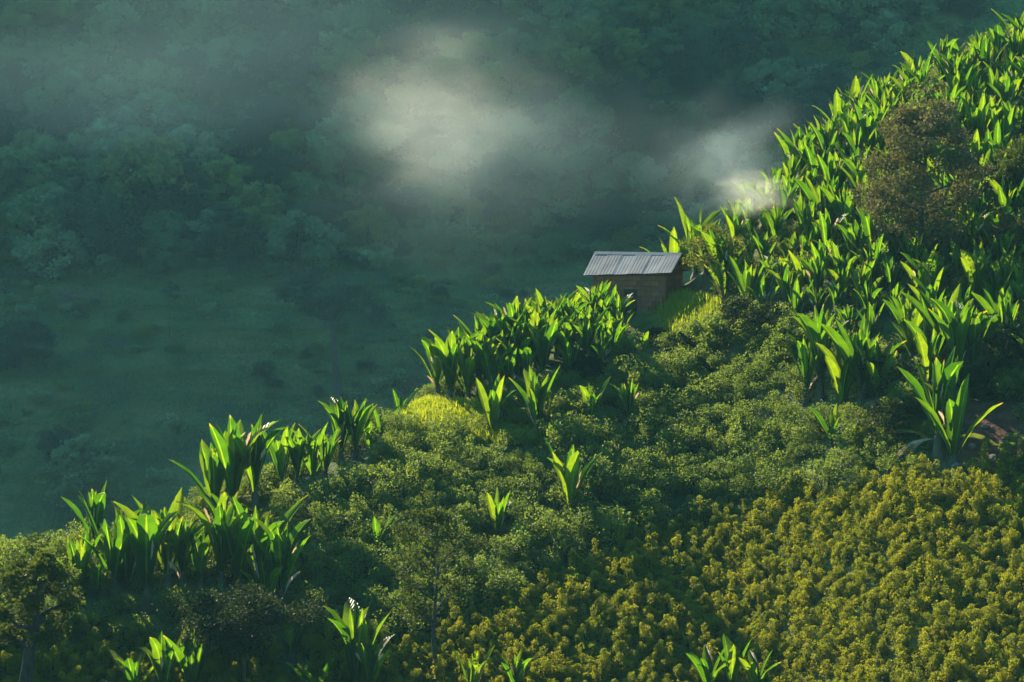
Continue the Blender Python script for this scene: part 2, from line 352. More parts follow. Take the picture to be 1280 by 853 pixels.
def ensete(seed, spec, stem=0, dry=1, hang=0, tips=2):
    """one plant: stem, each leaf a part"""
    rd = random.Random(seed); h, sm = STEMS[stem]
    root = bpy.data.objects.new('ensete_plant', None); COL.objects.link(root); root.empty_display_size = 0.3
    link('stem', sm, root)
    ang = rd.uniform(0, 6.28)
    for cls in spec:
        ang += 2.4 + rd.uniform(-0.3, 0.3); z = h + {'core': 0.05, 'mid': -0.05, 'outer': -0.15, 'low': -0.25, 'hang': -0.3}[cls]
        link('leaf', rd.choice(LEAF[cls]), root, (0.05 * math.cos(ang), 0.05 * math.sin(ang), z), (0, 0, ang), (rd.uniform(0.85, 1.12),) * 3)
    for k in range(dry):
        a = rd.uniform(0, 6.28); hg = rd.random() < 0.5
        link('dry_leaf', rd.choice(DRY[1::2] if hg else DRY[0::2]), root, (0.12 * math.cos(a), 0.12 * math.sin(a), h - 0.2), (0, 0, a))
    for k in range(tips):
        a = rd.uniform(0, 6.28); link('dry_leaf', rd.choice(TIPS), root, (0.45 * math.cos(a), 0.45 * math.sin(a), h + rd.uniform(1.0, 2.0)), (0, 0, a))
    return root

C_, Mi, O_, Lo, Ha = 'core', 'mid', 'outer', 'low', 'hang'
PROTO = [ensete(1, [C_, C_, C_, O_, Lo, Mi, Mi, Mi, O_, O_, O_, Lo], 1, 1, 0, 1), ensete(2, [C_, Mi, Mi, Mi, O_, O_, O_, O_], 0, 1), ensete(3, [C_, C_, Mi, Mi, Mi, O_, O_, O_, Lo], 2, 1),
         ensete(4, [C_, C_, Mi, Mi, Mi, O_, O_, O_, O_, Lo, Ha], 1, 1), ensete(5, [C_, C_, C_, Mi, Mi, Mi, Mi, O_, O_], 1, 0), ensete(6, [C_, Mi, Mi, Mi, O_, O_, Lo, Lo], 0, 0),
         ensete(7, [C_, C_, C_, Mi, Mi, O_, O_, O_, Lo, Ha, Ha], 2, 3, tips=2), ensete(8, [C_, Mi, O_, O_, Lo], 0, 0, tips=0), ensete(9, [Mi, O_, O_, Lo, Lo, Lo], 0, 0, tips=0)]
USED = set()
def place_ensete(k, p, rot, s, label, group):
    if k in USED: r = copy_thing(PROTO[k], p, rot, s)
    else: r = PROTO[k]; USED.add(k); r.location = p; r.rotation_euler = (0, 0, rot); r.scale = (s, s, s)
    return tag(r, label, 'ensete plant', group)

HAND = [  # u, v of the foot, height in photo pixels, prototype, label
    (292, 652, 118, 4, 'largest ensete clump on the left ridge, with long pale dry leaves on its right'),
    (268, 645, 96, 3, 'ensete leaning left at the left edge of the big ridge clump'),
    (318, 640, 104, 6, 'ensete with a long standing cream dry leaf, right half of the ridge clump'),
    (278, 662, 60, 8, 'small bright ensete at the foot of the big ridge clump'),
    (352, 612, 74, 1, 'ensete with two round bright leaf tops just right of the big ridge clump'),
    (372, 608, 66, 4, 'second ensete in the low row between the big ridge clump and the taller pair'),
    (390, 602, 64, 5, 'third ensete in the low row, short and dark at its base'),
    (407, 597, 62, 1, 'fourth ensete in the low row, next to the taller pair'),
    (426, 580, 76, 4, 'taller ensete with broad lit leaves at the right end of the ridge row'),
    (444, 574, 70, 0, 'ensete with a cream leaf tip at the right end of the ridge row'),
    (462, 566, 44, 7, 'low ensete closing the ridge row on its right'),
    (475, 533, 38, 7, 'tiny lone ensete on the skyline between the ridge row and the grassy hump'),
    (118, 690, 84, 6, 'ensete with withered cream leaves standing above the lower left clump'),
    (100, 745, 72, 3, 'ensete on the left margin of the lower left clump'),
    (122, 752, 52, 7, 'small ensete with fallen cream leaves in front of the lower left clump'),
    (142, 740, 98, 5, 'ensete with many narrow leaves in the left part of the lower left clump'),
    (160, 735, 88, 1, 'ensete half hidden behind the front leaf of the lower left clump'),
    (184, 765, 122, 4, 'tall ensete with one long front leaf in the middle of the lower left clump'),
    (208, 735, 102, 0, 'ensete with a single pointed bright leaf in the lower left clump'),
    (228, 742, 84, 2, 'ensete with dark lower leaves in the middle of the lower left clump'),
    (250, 738, 80, 5, 'short ensete right of the middle of the lower left clump'),
    (278, 742, 112, 4, 'ensete with tall lit leaves behind the dark umbrella tree'),
    (297, 745, 100, 0, 'ensete with steep dark leaves above the umbrella tree'),
    (325, 738, 108, 1, 'ensete with upright shaded leaves at the right of the lower left clump'),
    (352, 765, 102, 2, 'rightmost ensete of the lower left clump with a bright arching top'),
    (334, 772, 84, 5, 'ensete with two broad ribbed leaves beside the umbrella tree'),
    (364, 820, 62, 7, 'small ensete with a cream dry leaf right of the umbrella tree'),
    (205, 876, 70, 5, 'low shaded ensete at the bottom edge below the umbrella tree'),
    (240, 880, 72, 1, 'second low ensete at the bottom edge left of the umbrella trunk'),
    (168, 874, 58, 8, 'short ensete at the bottom left with narrow leaves'),
    (395, 884, 58, 8, 'ensete with arching dark leaves cut by the bottom edge'),
    (445, 880, 98, 4, 'big bright ensete at the bottom left of the slender olive tree'),
    (462, 884, 70, 6, 'ensete with a curved cream dry leaf beside the slender olive tree'),
    (590, 880, 56, 1, 'ensete at the bottom edge right of the slender olive tree'),
    (645, 882, 52, 6, 'small ensete with a white dry leaf at the bottom edge'),
    (885, 868, 54, 8, 'broad leaved ensete at the bottom edge among yellow bushes'),
    (915, 866, 56, 7, 'ensete with a pointed cream leaf at the bottom edge among yellow bushes'),
    (945, 866, 48, 8, 'low spreading ensete at the bottom edge right of the cream pointed leaf'),
    (616, 548, 72, 1, 'bright ensete below the grove at the right end of the grassy hump'),
    (670, 545, 76, 0, 'ensete with splayed bright leaves and a dry tip below the grove'),
    (738, 534, 54, 5, 'compact ensete with yellow green leaves below the hut slope'),
    (786, 536, 56, 6, 'ensete with a pale drooping dry leaf on its right, below the hut'),
    (712, 652, 88, 0, 'lone upright ensete in the middle of the shrub slope'),
    (622, 675, 58, 1, 'small lone ensete like a star in the middle of the shrub slope'),
    (472, 692, 48, 7, 'small ensete half hidden left of the slender olive tree'),
    (805, 446, 34, 7, 'tiny ensete on the bank under the hut'),
    (1026, 500, 106, 4, 'tall ensete with dry tips on the right slope, left one of the front pair'),
    (1076, 505, 94, 0, 'ensete with one broad lit leaf on the right slope, right one of the front pair'),
    (1040, 560, 52, 7, 'small bright ensete with cream dry leaves under the front pair'),
    (1182, 462, 90, 0, 'ensete with one very bright leaf above the bare brown bank'),
    (1172, 574, 118, 6, 'ensete with a skirt of hanging dry leaves beside the bare brown bank'),
    (1215, 470, 72, 3, 'shaded ensete with arching leaves above the right end of the bare bank'),
    (1140, 455, 66, 3, 'ensete with a long arching leaf between the front pair and the bank'),
    (1008, 505, 76, 2, 'ensete with a drooping leaf at the left side of the front pair'),
    (1052, 514, 84, 5, 'ensete filling the gap between the two front plants of the right slope'),
    (1098, 508, 76, 3, 'ensete with pale leaf tips at the right side of the front pair'),
    (1160, 485, 84, 5, 'ensete with steep dark leaves at the upper left corner of the bare bank'),
    (1198, 484, 96, 2, 'ensete with several cream dry tips above the bare brown bank'),
    (1192, 580, 96, 5, 'ensete with narrow leaves right behind the one with the dry skirt'),
    (500, 518, 40, 7, 'first ensete at the left tip of the grove, low and spreading'),
]
placed = []
def try_place(u, v, hpx, k, label, group):
    v = max(v, crest_v(u) + 4); p = ground_at(u, v)
    if p is None: print('no ground', u, v); return
    s = hpx * (1.35 if v > 850 else 1.15) / (F / np.linalg.norm(p)) / 4.0
    placed.append(p); return place_ensete(k, (p[0], p[1], p[2] - 0.15), random.uniform(0, 6.28), float(s), label, group)
crest_v = lambda u: np.interp(u, _cu, [c[1] for c in CREST_UV])
for (u, v, hpx, k, lab) in HAND: try_place(u, v, hpx, k, lab, None)

def inpoly(u, v, poly):
    c = False; n = len(poly); j = n - 1
    for i in range(n):
        (xi, yi), (xj, yj) = poly[i], poly[j]
        if (yi > v) != (yj > v) and u < (xj - xi) * (v - yi) / (yj - yi) + xi: c = not c
        j = i
    return c

crest_v = lambda u: np.interp(u, _cu, [c[1] for c in CREST_UV])
GROVE = [(505, 505), (520, 512), (640, 496), (700, 476), (752, 474), (782, 452), (770, 414), (735, 400), (650, 447), (560, 490)]
STAND = [(872, 330), (950, 240), (1000, 190), (1100, 110), (1200, 60), (1320, 20), (1330, 480), (1230, 474), (1150, 440), (1085, 440), (1020, 424), (960, 410), (905, 392), (880, 372)]
def scatter(poly, spacing, tries, ok=lambda u, v: True):
    got = []; pts = [p[:2] for p in placed]
    us = [p[0] for p in poly]; vv = [p[1] for p in poly]
    for _ in range(tries):
        u, v = random.uniform(min(us), max(us)), random.uniform(min(vv), max(vv))
        if not inpoly(u, v, poly) or not ok(u, v) or v < crest_v(u) + 1: continue
        p = ground_at(u, v)
        if p is None or p[1] > 215: continue
        if all((p[0] - a[0]) ** 2 + (p[1] - a[1]) ** 2 > spacing ** 2 for a in pts): got.append((u, v, p)); pts.append(p[:2])
    return got
def grove_label(u, v):
    if v < crest_v(u) + 16: return 'ensete on the skyline of the dense grove left of the hut', 'skyline ensete plants of the grove left of the hut'
    if u > 700: return 'ensete in the right part of the dense grove, below the tin roofed hut', 'ensete plants of the grove close below the hut'
    return 'dark leaved ensete inside the dense grove left of the hut', 'ensete plants inside the grove left of the hut'
for (u, v, p) in scatter(GROVE, 0.85, 2000):
    s = random.uniform(0.78, 1.0) * (0.8 if v > 480 and u > 600 else 1) * (0.70 if u > 690 else 1); l, g = grove_label(u, v); placed.append(p)
    place_ensete(random.choice([0, 1, 2, 4, 4, 5, 3, 0]), (p[0], p[1], p[2] - 0.15), random.uniform(0, 6.28), s, l, g)
def stand_label(u, v):
    if v < crest_v(u) + 22:
        if u < 960: return 'ensete on the ridge line between the hut and the white smoke puff', 'ridge ensete plants between hut and smoke puff'
        if u < 1110: return 'ensete on the steep ridge line right of the smoke puff', 'steep ridge ensete plants right of the smoke puff'
        return 'ensete along the top skyline of the upper right hillside', 'top skyline ensete plants at upper right'
    if u < 980 and v > 290: return 'ensete in the thick stand just right of the hut', 'ensete plants just right of the hut'
    if u < 1110 and v < 290: return 'ensete in the stand between the smoke puff and the brown green tree', 'ensete plants between smoke puff and brown green tree'
    if v > 300 and u < 1180: return 'shaded ensete in the stand below the brown green tree', 'ensete plants below the brown green tree'
    if v > 300: return 'shaded ensete near the right edge below the round green tree', 'ensete plants at the right edge below the round tree'
    if v < 150: return 'ensete in the stand above the brown green tree', 'ensete plants above the brown green tree'
    return 'ensete in the dark stand between the brown green tree and the right edge', 'ensete plants right of the brown green tree'
stand = scatter(STAND, 1.12, 9000, lambda u, v: np.hypot((u - 1150) / 42, (v - 300) / 22) > 1)
for (u, v, p) in stand:
    l, g = stand_label(u, v); placed.append(p); k = random.choice([0, 0, 1, 2, 4, 4, 5, 3, 6])
    place_ensete(k, (p[0], p[1], p[2] - 0.15), random.uniform(0, 6.28), random.uniform(0.52, 0.86), l, g)
print('ensete total', len(placed))

# ---------------------------------------------------------------- shrubs of the near slope
def shrub_mesh(name, seed, kind, n):
    rg = np.random.default_rng(seed)
    if kind == 'round':
        k = 9; cen = rg.normal(size=(k, 3)) * (0.50, 0.50, 0.30) + (0, 0, 0.72); rad = rg.uniform(0.28, 0.52, k); size, mat = 0.078, M['shrub']
    else:
        k = 9; zz = np.linspace(0.25, 1.35, k); cen = rg.normal(size=(k, 3)) * 0.16; cen[:, :2] *= (2.2 - zz)[:, None]; cen[:, 2] = zz * rg.uniform(0.7, 1.1) + rg.normal(size=k) * 0.14; rad = 0.42 - 0.19 * zz + rg.uniform(-0.05, 0.08, k); size, mat = 0.082, M['bush']
    c = rg.integers(0, k, n); d = rg.normal(size=(n, 3)); d /= np.linalg.norm(d, axis=1)[:, None]
    rr = rad[c] * (0.55 + 0.5 * rg.random(n)); P = cen[c] + d * rr[:, None]; P[:, 2] = np.maximum(P[:, 2], 0.03)
    v1, q1 = leaf_quads(P, size, rg, d)
    tw = []
    for j in range(k): tw.append(tube([(0, 0, -0.2), tuple(cen[j] * (0.5, 0.5, 0.4)), tuple(cen[j] + (0, 0, rad[j] * 0.6))], [0.03, 0.02, 0.006], 3))
    v2, q2 = join(tw); v, q = join([(v1, q1), (v2, q2)])
    return mesh_np(name, v, q, [mat, M['bushcore']], [0] * len(q1) + [1] * len(q2), smooth=False)
ROUND = [shrub_mesh('rounded_shrub', 40 + k, 'round', 1500) for k in range(6)]
TALL = [shrub_mesh('upright_bush', 60 + k, 'tall', 850) for k in range(8)]

def bush_zone(u, v):        # True where the yellow upright bushes grow
    line = np.interp(u, [-100, 380, 480, 560, 640, 760, 900, 1050, 1180, 1400], [812, 806, 830, 772, 752, 690, 648, 610, 588, 585])
    return v > line
def near_scatter(step):
    gx = np.arange(-46, 56, step); gy = np.arange(80, 188, step); X, Y = np.meshgrid(gx, gy)
    X = X + rng.uniform(-0.42, 0.42, X.shape) * step; Y = Y + rng.uniform(-0.42, 0.42, Y.shape) * step
    P = np.stack([X, Y, H(X, Y)], -1).reshape(-1, 3); u, v = project(P)
    yc = np.interp(P[:, 0], CX, _cy)
    keep = (u > -140) & (u < 1520) & (v < 960) & (P[:, 1] < yc + 3)
    return P[keep], u[keep], v[keep]
PL = np.array(placed)
def away(P, r):
    Q_ = P + np.array([0, 0.9, 0]); a_ = away_(P, r); f_ = np.array([np.min(((HL[:, 0] - p[0]) / 0.65) ** 2 + ((HL[:, 1] - p[1]) / 0.95) ** 2) > 1 for p in Q_]); return a_ & f_
HL = np.array(placed[:len(HAND)])
def away_(P, r): return np.array([np.min((PL[:, 0] - p[0]) ** 2 + (PL[:, 1] - p[1]) ** 2) > r * r for p in P])
P, u, v = near_scatter(0.84)
jit = 14 * fbm(P[:, 0] / 3, P[:, 1] / 3, 88, 2)
instand = np.array([inpoly(a, b, STAND) for a, b in zip(u, v)]); ingrove = np.array([inpoly(a, b, GROVE) for a, b in zip(u, v)])
soilz = np.hypot((u - 1250) / 72, (v - 548) / 46) < 1
hutz = ((np.abs(u - 800) < 72) & (v < 405) & (v > 300)) | ((np.abs(u - 812) < 42) & (v < 438) & (v > 300))
grz = (np.hypot((u - 862) / 46, (v - 396) / 27) < 1) | (np.hypot((u - 552) / 76, (v - 526) / 19) < 1) | (np.hypot((u - 660) / 60, (v - 548) / 8) < 1)
base = (~instand | (rng.random(len(P)) < 0.75)) & (~ingrove | (rng.random(len(P)) < 0.8)) & ~soilz & ~hutz & ~grz & away(P, 0.55)
tallz = bush_zone(u, v + jit)
sel = base & ~tallz & (rng.random(len(P)) < 0.80); PR = P[sel]
Pt, ut, vt = near_scatter(0.48); jt = 14 * fbm(Pt[:, 0] / 3, Pt[:, 1] / 3, 88, 2)
selt = bush_zone(ut, vt + jt) & (np.hypot((ut - 1245) / 62, (vt - 548) / 36) > 1) & away(Pt, 0.6) & ~np.array([inpoly(a, b, STAND) for a, b in zip(ut, vt)]); PT = Pt[selt]
print('round', len(PR), 'tall', len(PT))

def gn_instances(name, P, scale, rotz, pick, protos, label, spacing_mats=None):
    """one object of kind stuff: each point carries one instance of a prototype mesh"""
    me = bpy.data.meshes.new(name); me.vertices.add(len(P)); me.vertices.foreach_set('co', np.asarray(P, np.float32).ravel())
    for nm, ty, val in (('i_scale', 'FLOAT_VECTOR', scale), ('i_rot', 'FLOAT_VECTOR', rotz), ('i_pick', 'INT', pick)):
        a = me.attributes.new(nm, ty, 'POINT'); a.data.foreach_set('vector' if ty == 'FLOAT_VECTOR' else 'value', np.asarray(val, np.int32 if ty == 'INT' else np.float32).ravel())
    o = link(name, me); tag(o, label, kind='stuff')
    ng = bpy.data.node_groups.new(name, 'GeometryNodeTree'); ng.interface.new_socket('Geometry', in_out='INPUT', socket_type='NodeSocketGeometry'); ng.interface.new_socket('Geometry', in_out='OUTPUT', socket_type='NodeSocketGeometry')
    gi = ng.nodes.new('NodeGroupInput'); go = ng.nodes.new('NodeGroupOutput'); iop = ng.nodes.new('GeometryNodeInstanceOnPoints'); g2 = ng.nodes.new('GeometryNodeGeometryToInstance')
    for pr in reversed(protos):
        oi = ng.nodes.new('GeometryNodeObjectInfo'); oi.transform_space = 'ORIGINAL'; oi.inputs['Object'].default_value = pr
        ng.links.new(oi.outputs['Geometry'], g2.inputs[0])
    def attr(nm, ty):
        n = ng.nodes.new('GeometryNodeInputNamedAttribute'); n.data_type = ty; n.inputs['Name'].default_value = nm
        return next(s for s in n.outputs if s.enabled)
    ng.links.new(gi.outputs[0], iop.inputs['Points']); ng.links.new(g2.outputs[0], iop.inputs['Instance'])
    iop.inputs['Pick Instance'].default_value = True
    ng.links.new(attr('i_pick', 'INT'), iop.inputs['Instance Index']); ng.links.new(attr('i_scale', 'FLOAT_VECTOR'), iop.inputs['Scale'])
    ng.links.new(attr('i_rot', 'FLOAT_VECTOR'), iop.inputs['Rotation']); ng.links.new(iop.outputs[0], go.inputs[0])
    md = o.modifiers.new('scatter', 'NODES'); md.node_group = ng; return o

LM_ROUND = [(515, 700, 'the slender olive tree'), (300, 775, 'the dark umbrella tree'), (622, 655, 'the lone star shaped ensete'), (712, 620, 'the lone upright ensete'), (290, 610, 'the big ridge clump of ensete'), (190, 740, 'the foot of the lower left ensete clump'),
            (20, 740, 'the thick trunked tree at the left edge'), (1050, 480, 'the front pair of ensete'), (1245, 545, 'the bare brown bank'), (555, 530, 'the grassy hump'), (370, 800, 'the small ensete right of the umbrella tree'), (200, 840, 'the low ensete at the bottom left edge'), (110, 830, 'the bottom left corner, right of the thick trunk')]
LM_BUSH = [(445, 850, 'beside the big bright ensete at the bottom edge'), (330, 850, 'at the bottom edge below the umbrella tree'), (540, 830, 'round the trunk of the slender olive tree'), (620, 850, 'beside the small ensete with the white dry leaf at the bottom'), (740, 840, 'at the bottom edge midway between the two bottom ensete groups'),
           (840, 835, 'just left of the broad leaved ensete at the bottom edge'), (915, 815, 'just above the broad leaved ensete at the bottom edge'), (1000, 840, 'just right of the broad leaved ensete at the bottom edge'), (1120, 840, 'at the bottom edge between the broad leaved ensete and the corner'), (1250, 840, 'in the bottom right corner')]
def landmark(u, v, lab, grp, lm):
    t = min(lm, key=lambda q: (q[0] - u) ** 2 + (q[1] - v) ** 2)[2]; return lab + ' ' + t, grp + ' ' + t
def shrub_field(P, meshes, smin, smax, n_own, nm, stuff_name, stuff_label, labeler, cat):
    uu, vv = project(P); inside = (uu > 0) & (uu < 1280) & (vv < 870)
    dist = np.where(inside, np.linalg.norm(P, axis=1), 1e9); order = np.argsort(dist)
    protos = {}
    own, rest = order[:n_own], order[n_own:]
    for i in own:
        k = int(rng.integers(0, len(meshes))); s = rng.uniform(smin, smax)
        o = link(nm, meshes[k], None, tuple(P[i] - (0, 0, 0.05)), (rng.uniform(-0.22, 0.22), rng.uniform(-0.22, 0.22), rng.uniform(0, 6.28)), (s * rng.uniform(0.85, 1.25), s, s * rng.uniform(0.8, 1.2)))
        protos.setdefault(k, o); l, g = labeler(uu[i], vv[i]); tag(o, l, cat, g)
    n = len(rest); s = rng.uniform(smin, smax, n); sc3 = np.stack([s, s, s * rng.uniform(0.85, 1.2, n)], 1)
    rz = np.stack([rng.uniform(-0.25, 0.25, n), rng.uniform(-0.25, 0.25, n), rng.uniform(0, 6.28, n)], 1)
    gn_instances(stuff_name, P[rest] - (0, 0, 0.05), sc3, rz, rng.integers(0, len(protos), n), [protos[k] for k in sorted(protos)], stuff_label)
    return protos
shrub_field(PR, ROUND, 0.55, 1.15, 300, 'rounded_shrub', 'shrubs', 'thicket of rounded grey green shrubs covering the middle of the near slope',
            lambda u, v: landmark(u, v, 'rounded grey green shrub growing nearest to', 'rounded shrubs near', LM_ROUND), 'shrub')
bush_protos = shrub_field(PT, TALL, 0.36, 0.78, 300, 'upright_bush', 'bushes', 'dense planting of yellow green bushes on the lower right slope',
            lambda u, v: landmark(u, v, 'yellow green bush', 'yellow bushes', LM_BUSH), 'bush')

# ---------------------------------------------------------------- grass on the lit humps
def grass_tuft(seed, n, h, mat):
    rg = np.random.default_rng(seed); vs, q = [], []
    for k in range(n):
        a = rg.uniform(0, 6.28); l = h * rg.uniform(0.6, 1.2); lean = rg.uniform(0.1, 0.7); b = rg.normal(size=2) * 0.22
        d = np.array([math.cos(a), math.sin(a)]); w = np.array([-d[1], d[0], 0]) * 0.018
        p0 = np.array([b[0], b[1], -0.03]); p1 = p0 + np.array([*(d * lean * 0.3 * l), l * 0.6]); p2 = p0 + np.array([*(d * lean * l), l])
        o = len(vs); vs += [p0 - w, p0 + w, p1 + w * 0.8, p1 - w * 0.8, p2 + w * 0.1, p2 - w * 0.1]; q += [(o, o + 1, o + 2, o + 3), (o + 3, o + 2, o + 4, o + 5)]
    return mesh_np('grass_tuft', vs, q, [mat], smooth=False)
def stuff_proto(name, me, loc, label, cat): return tag(link(name, me, None, loc), label, cat)
gp, ugx, vgx = near_scatter(0.2)
gsel = (np.hypot((ugx - 862) / 44, (vgx - 394) / 24) < 1) & (ugx > 832) | (np.hypot((ugx - 552) / 78, (vgx - 524) / 20) < 1) | ((np.hypot((ugx - 670) / 110, (vgx - 546) / 10) < 1))
gp = gp[gsel]; print('grass', len(gp))
tuft = link('grass_tuft', grass_tuft(5, 42, 0.42, M['grass']), None, tuple(gp[0])); tag(tuft, 'yellow green grass tuft standing on the sunlit hump', kind='stuff')
n = len(gp); s = rng.uniform(0.6, 1.3, n)
gn_instances('grass', gp, np.stack([s, s, s], 1), np.stack([np.zeros(n), np.zeros(n), rng.uniform(0, 6.28, n)], 1), np.zeros(n), [tuft], 'bright yellow green grass on the lit humps by the hut and the grove')

# ---------------------------------------------------------------- trees
def tree_parts(seed, height, trunk_r, trunk_frac, spread, n_leaf, leaf, n_main=7, flat=1.0, lean=(0, 0), clump=0.55, sub=4, crown_top=1.0, cone=0.0):
    """branching skeleton -> (wood verts/quads), (leaf verts/quads)"""
    rg = np.random.default_rng(seed); top = height * (1 - 0.12)
    tp = []; 
    for k in range(7):
        f = k / 6; tp.append(np.array([lean[0] * f + rg.normal() * 0.02 * height * f, lean[1] * f + rg.normal() * 0.02 * height * f, -0.4 + (top * 0.95 + 0.4) * f]))
    rad = [trunk_r * (1 - 0.85 * k / 6) * (1.3 if k == 0 else 1) for k in range(7)]
    wood = [tube(tp, rad, 7)]; tips = []
    for j in range(n_main):
        f = trunk_frac + (1 - trunk_frac) * (j + rg.uniform(0, 0.8)) / n_main * 0.95
        p0 = tp[min(6, int(f * 6))] + (tp[min(6, int(f * 6) + 1)] - tp[min(6, int(f * 6))]) * (f * 6 % 1)
        a = j * 2.4 + rg.uniform(-0.5, 0.5); prof = (math.sin(math.pi * min(1, (f - trunk_frac) / (1 - trunk_frac) * 0.75 + 0.22)) ** 0.7) * (1 - cone * (f - trunk_frac) / (1 - trunk_frac))
        ln = spread * prof * rg.uniform(0.75, 1.1)
        d = np.array([math.cos(a), math.sin(a), 0.55 * flat]); p3 = p0 + d * ln; p3[2] = min(p3[2], height * crown_top)
        pm = p0 + (p3 - p0) * 0.5 + rg.normal(size=3) * 0.06 * ln
        r0 = max(0.02, trunk_r * 0.5 * (1 - f * 0.6)); wood.append(tube([p0, pm, p3], [r0, r0 * 0.6, r0 * 0.25], 5)); tips.append((p3, ln))
        for s_ in range(sub):
            g = rg.uniform(0.35, 0.95); q0 = p0 + (p3 - p0) * g; dd = d * 0.6 + rg.normal(size=3) * (0.7, 0.7, 0.45); dd /= np.linalg.norm(dd)
            q1 = q0 + dd * ln * rg.uniform(0.3, 0.5); wood.append(tube([q0, (q0 + q1) / 2 + (0, 0, 0.03), q1], [r0 * 0.35, r0 * 0.25, r0 * 0.1], 4)); tips.append((q1, ln))
    tips.append((tp[-1] + (0, 0, height * 0.08), spread * 0.6)); tips.append((tp[-2], spread * 0.6))
    per = n_leaf // len(tips); Ps, Ds = [], []
    for (t, ln) in tips:
        rr = clump * spread * 0.42 * rg.uniform(0.7, 1.25); d = rg.normal(size=(per, 3)); d /= np.linalg.norm(d, axis=1)[:, None]
        Ps.append(t + d * (rr * rg.random(per) ** 0.45)[:, None] * (1, 1, 0.62)); Ds.append(d)
    v, q = leaf_quads(np.concatenate(Ps), leaf, rg, np.concatenate(Ds)); return join(wood), (v, q)

def tree_thing(name, wood, leaves, bark, mat, loc, rot, s, label, cat='tree', group=None):
    r = bpy.data.objects.new(name, None); COL.objects.link(r); r.location = loc; r.rotation_euler = (0, 0, rot); r.scale = (s, s, s)
    link('trunk', mesh_np('trunk', *wood, [bark]), r); link('crown', mesh_np('crown', *leaves, [mat], smooth=False), r)
    return tag(r, label, cat, group)

def pt(u, v): p = ground_at(u, v); return (p[0], p[1], p[2])
# brown green tree in the stand (u 1150, crown v 130..310)
near_trees = [
    ('leafy_tree', 11, pt(1150, 345), dict(height=10.3, trunk_r=0.22, trunk_frac=0.12, spread=2.6, n_leaf=24000, leaf=0.13, n_main=18, clump=0.85, sub=4, flat=0.8), 'bark', 'tree_brown', 1.0, 'brown green tree with a tall dense crown inside the upper right ensete stand'),
    ('round_tree', 12, pt(1278, 268), dict(height=4.2, trunk_r=0.14, trunk_frac=0.25, spread=1.6, n_leaf=6000, leaf=0.12, n_main=9, clump=0.8), 'bark', 'tree_olive', 1.0, 'round yellow green tree cut by the right edge above the ensete stand'),
    ('small_tree', 13, pt(1278, 338), dict(height=3.2, trunk_r=0.12, trunk_frac=0.25, spread=1.4, n_leaf=4500, leaf=0.12, n_main=8, clump=0.8), 'bark', 'tree_brown', 1.0, 'small brownish tree cut by the right edge, below the round tree'),
    ('slender_tree', 14, pt(540, 862), dict(height=9.4, trunk_r=0.14, trunk_frac=0.36, spread=1.9, n_leaf=6500, leaf=0.11, n_main=13, clump=0.6, sub=4, lean=(-0.7, 0), flat=1.1), 'bark', 'tree_olive', 1.0, 'slender olive green tree with an airy crown at the bottom centre left'),
    ('umbrella_tree', 15, pt(306, 872), dict(height=5.0, trunk_r=0.12, trunk_frac=0.55, spread=2.3, n_leaf=15000, leaf=0.10, n_main=11, clump=0.9, sub=4, flat=0.5, crown_top=0.95), 'bark', 'tree_dark', 1.0, 'dark umbrella shaped tree in front of the lower left ensete clump'),
    ('mossy_tree', 16, pt(30, 925), dict(height=9.2, trunk_r=0.42, trunk_frac=0.5, spread=1.5, n_leaf=9000, leaf=0.12, n_main=13, clump=0.75, sub=4, lean=(-0.6, 0)), 'bark', 'tree_olive', 1.0, 'tree with a thick dark trunk cut by the left edge at the bottom'),
]
for (nm, seed, loc, kw, bk, lm, s, lab) in near_trees:
    w, l = tree_parts(seed, **kw); tree_thing(nm, w, l, M[bk], M[lm], loc, 0.6 * seed, s, lab)
# taller shrubs round the hut and in the shade below the stand
tall_shrubs = [(893, 352, 3.0, 'tree_olive', 'tall shrub with pale speckled leaves right of the hut roof'), (925, 425, 2.2, 'tree_dark', 'dark leafy shrub right of the grassy bank by the hut'), (895, 440, 2.0, 'shrub', 'broad grey green shrub under the grassy bank'),
               (960, 430, 2.2, 'tree_dark', 'dark shrub below the stand, left of the front ensete pair'), (985, 455, 1.9, 'shrub', 'grey green shrub touching the left of the front ensete pair'), (850, 450, 1.4, 'tree_dark', 'dark shrub on the bank below the grassy hump'),
               (1105, 500, 2.2, 'tree_dark', 'dark shrub right of the front ensete pair'), (1110, 560, 2.2, 'tree_dark', 'dark shrub between the front ensete pair and the bare bank'), (1260, 470, 2.4, 'tree_dark', 'dark shrub above the bare brown bank at the right edge'),
               (1130, 530, 1.9, 'shrub', 'grey green shrub left of the ensete with the dry skirt'), (1225, 500, 1.6, 'tree_dark', 'low dark shrub on the upper lip of the bare bank'), (1270, 585, 1.5, 'shrub', 'small grey green shrub at the foot of the bare bank'),
               (740, 480, 1.5, 'tree_dark', 'dark shrub under the right part of the grove'), (780, 462, 1.6, 'shrub', 'grey green shrub under the right end of the grove'), (824, 432, 0.9, 'tree_dark', 'dark shrub between the hut door and the grassy bank'),
               (232, 648, 2.0, 'tree_olive', 'olive shrub on the skyline left of the big ridge clump'), (160, 676, 1.8, 'tree_olive', 'rounded olive shrub on the skyline above the lower left clump')]
for k, (u_, v_, h_, mt, lab) in enumerate(tall_shrubs):
    w, l = tree_parts(90 + k, height=h_, trunk_r=0.06, trunk_frac=0.1, spread=h_ * 0.55, n_leaf=2200, leaf=0.12, n_main=8, clump=0.9, sub=2); tree_thing('leafy_shrub', w, l, M['bark'], M[mt], pt(u_, v_), k, 1.0, lab, 'shrub')

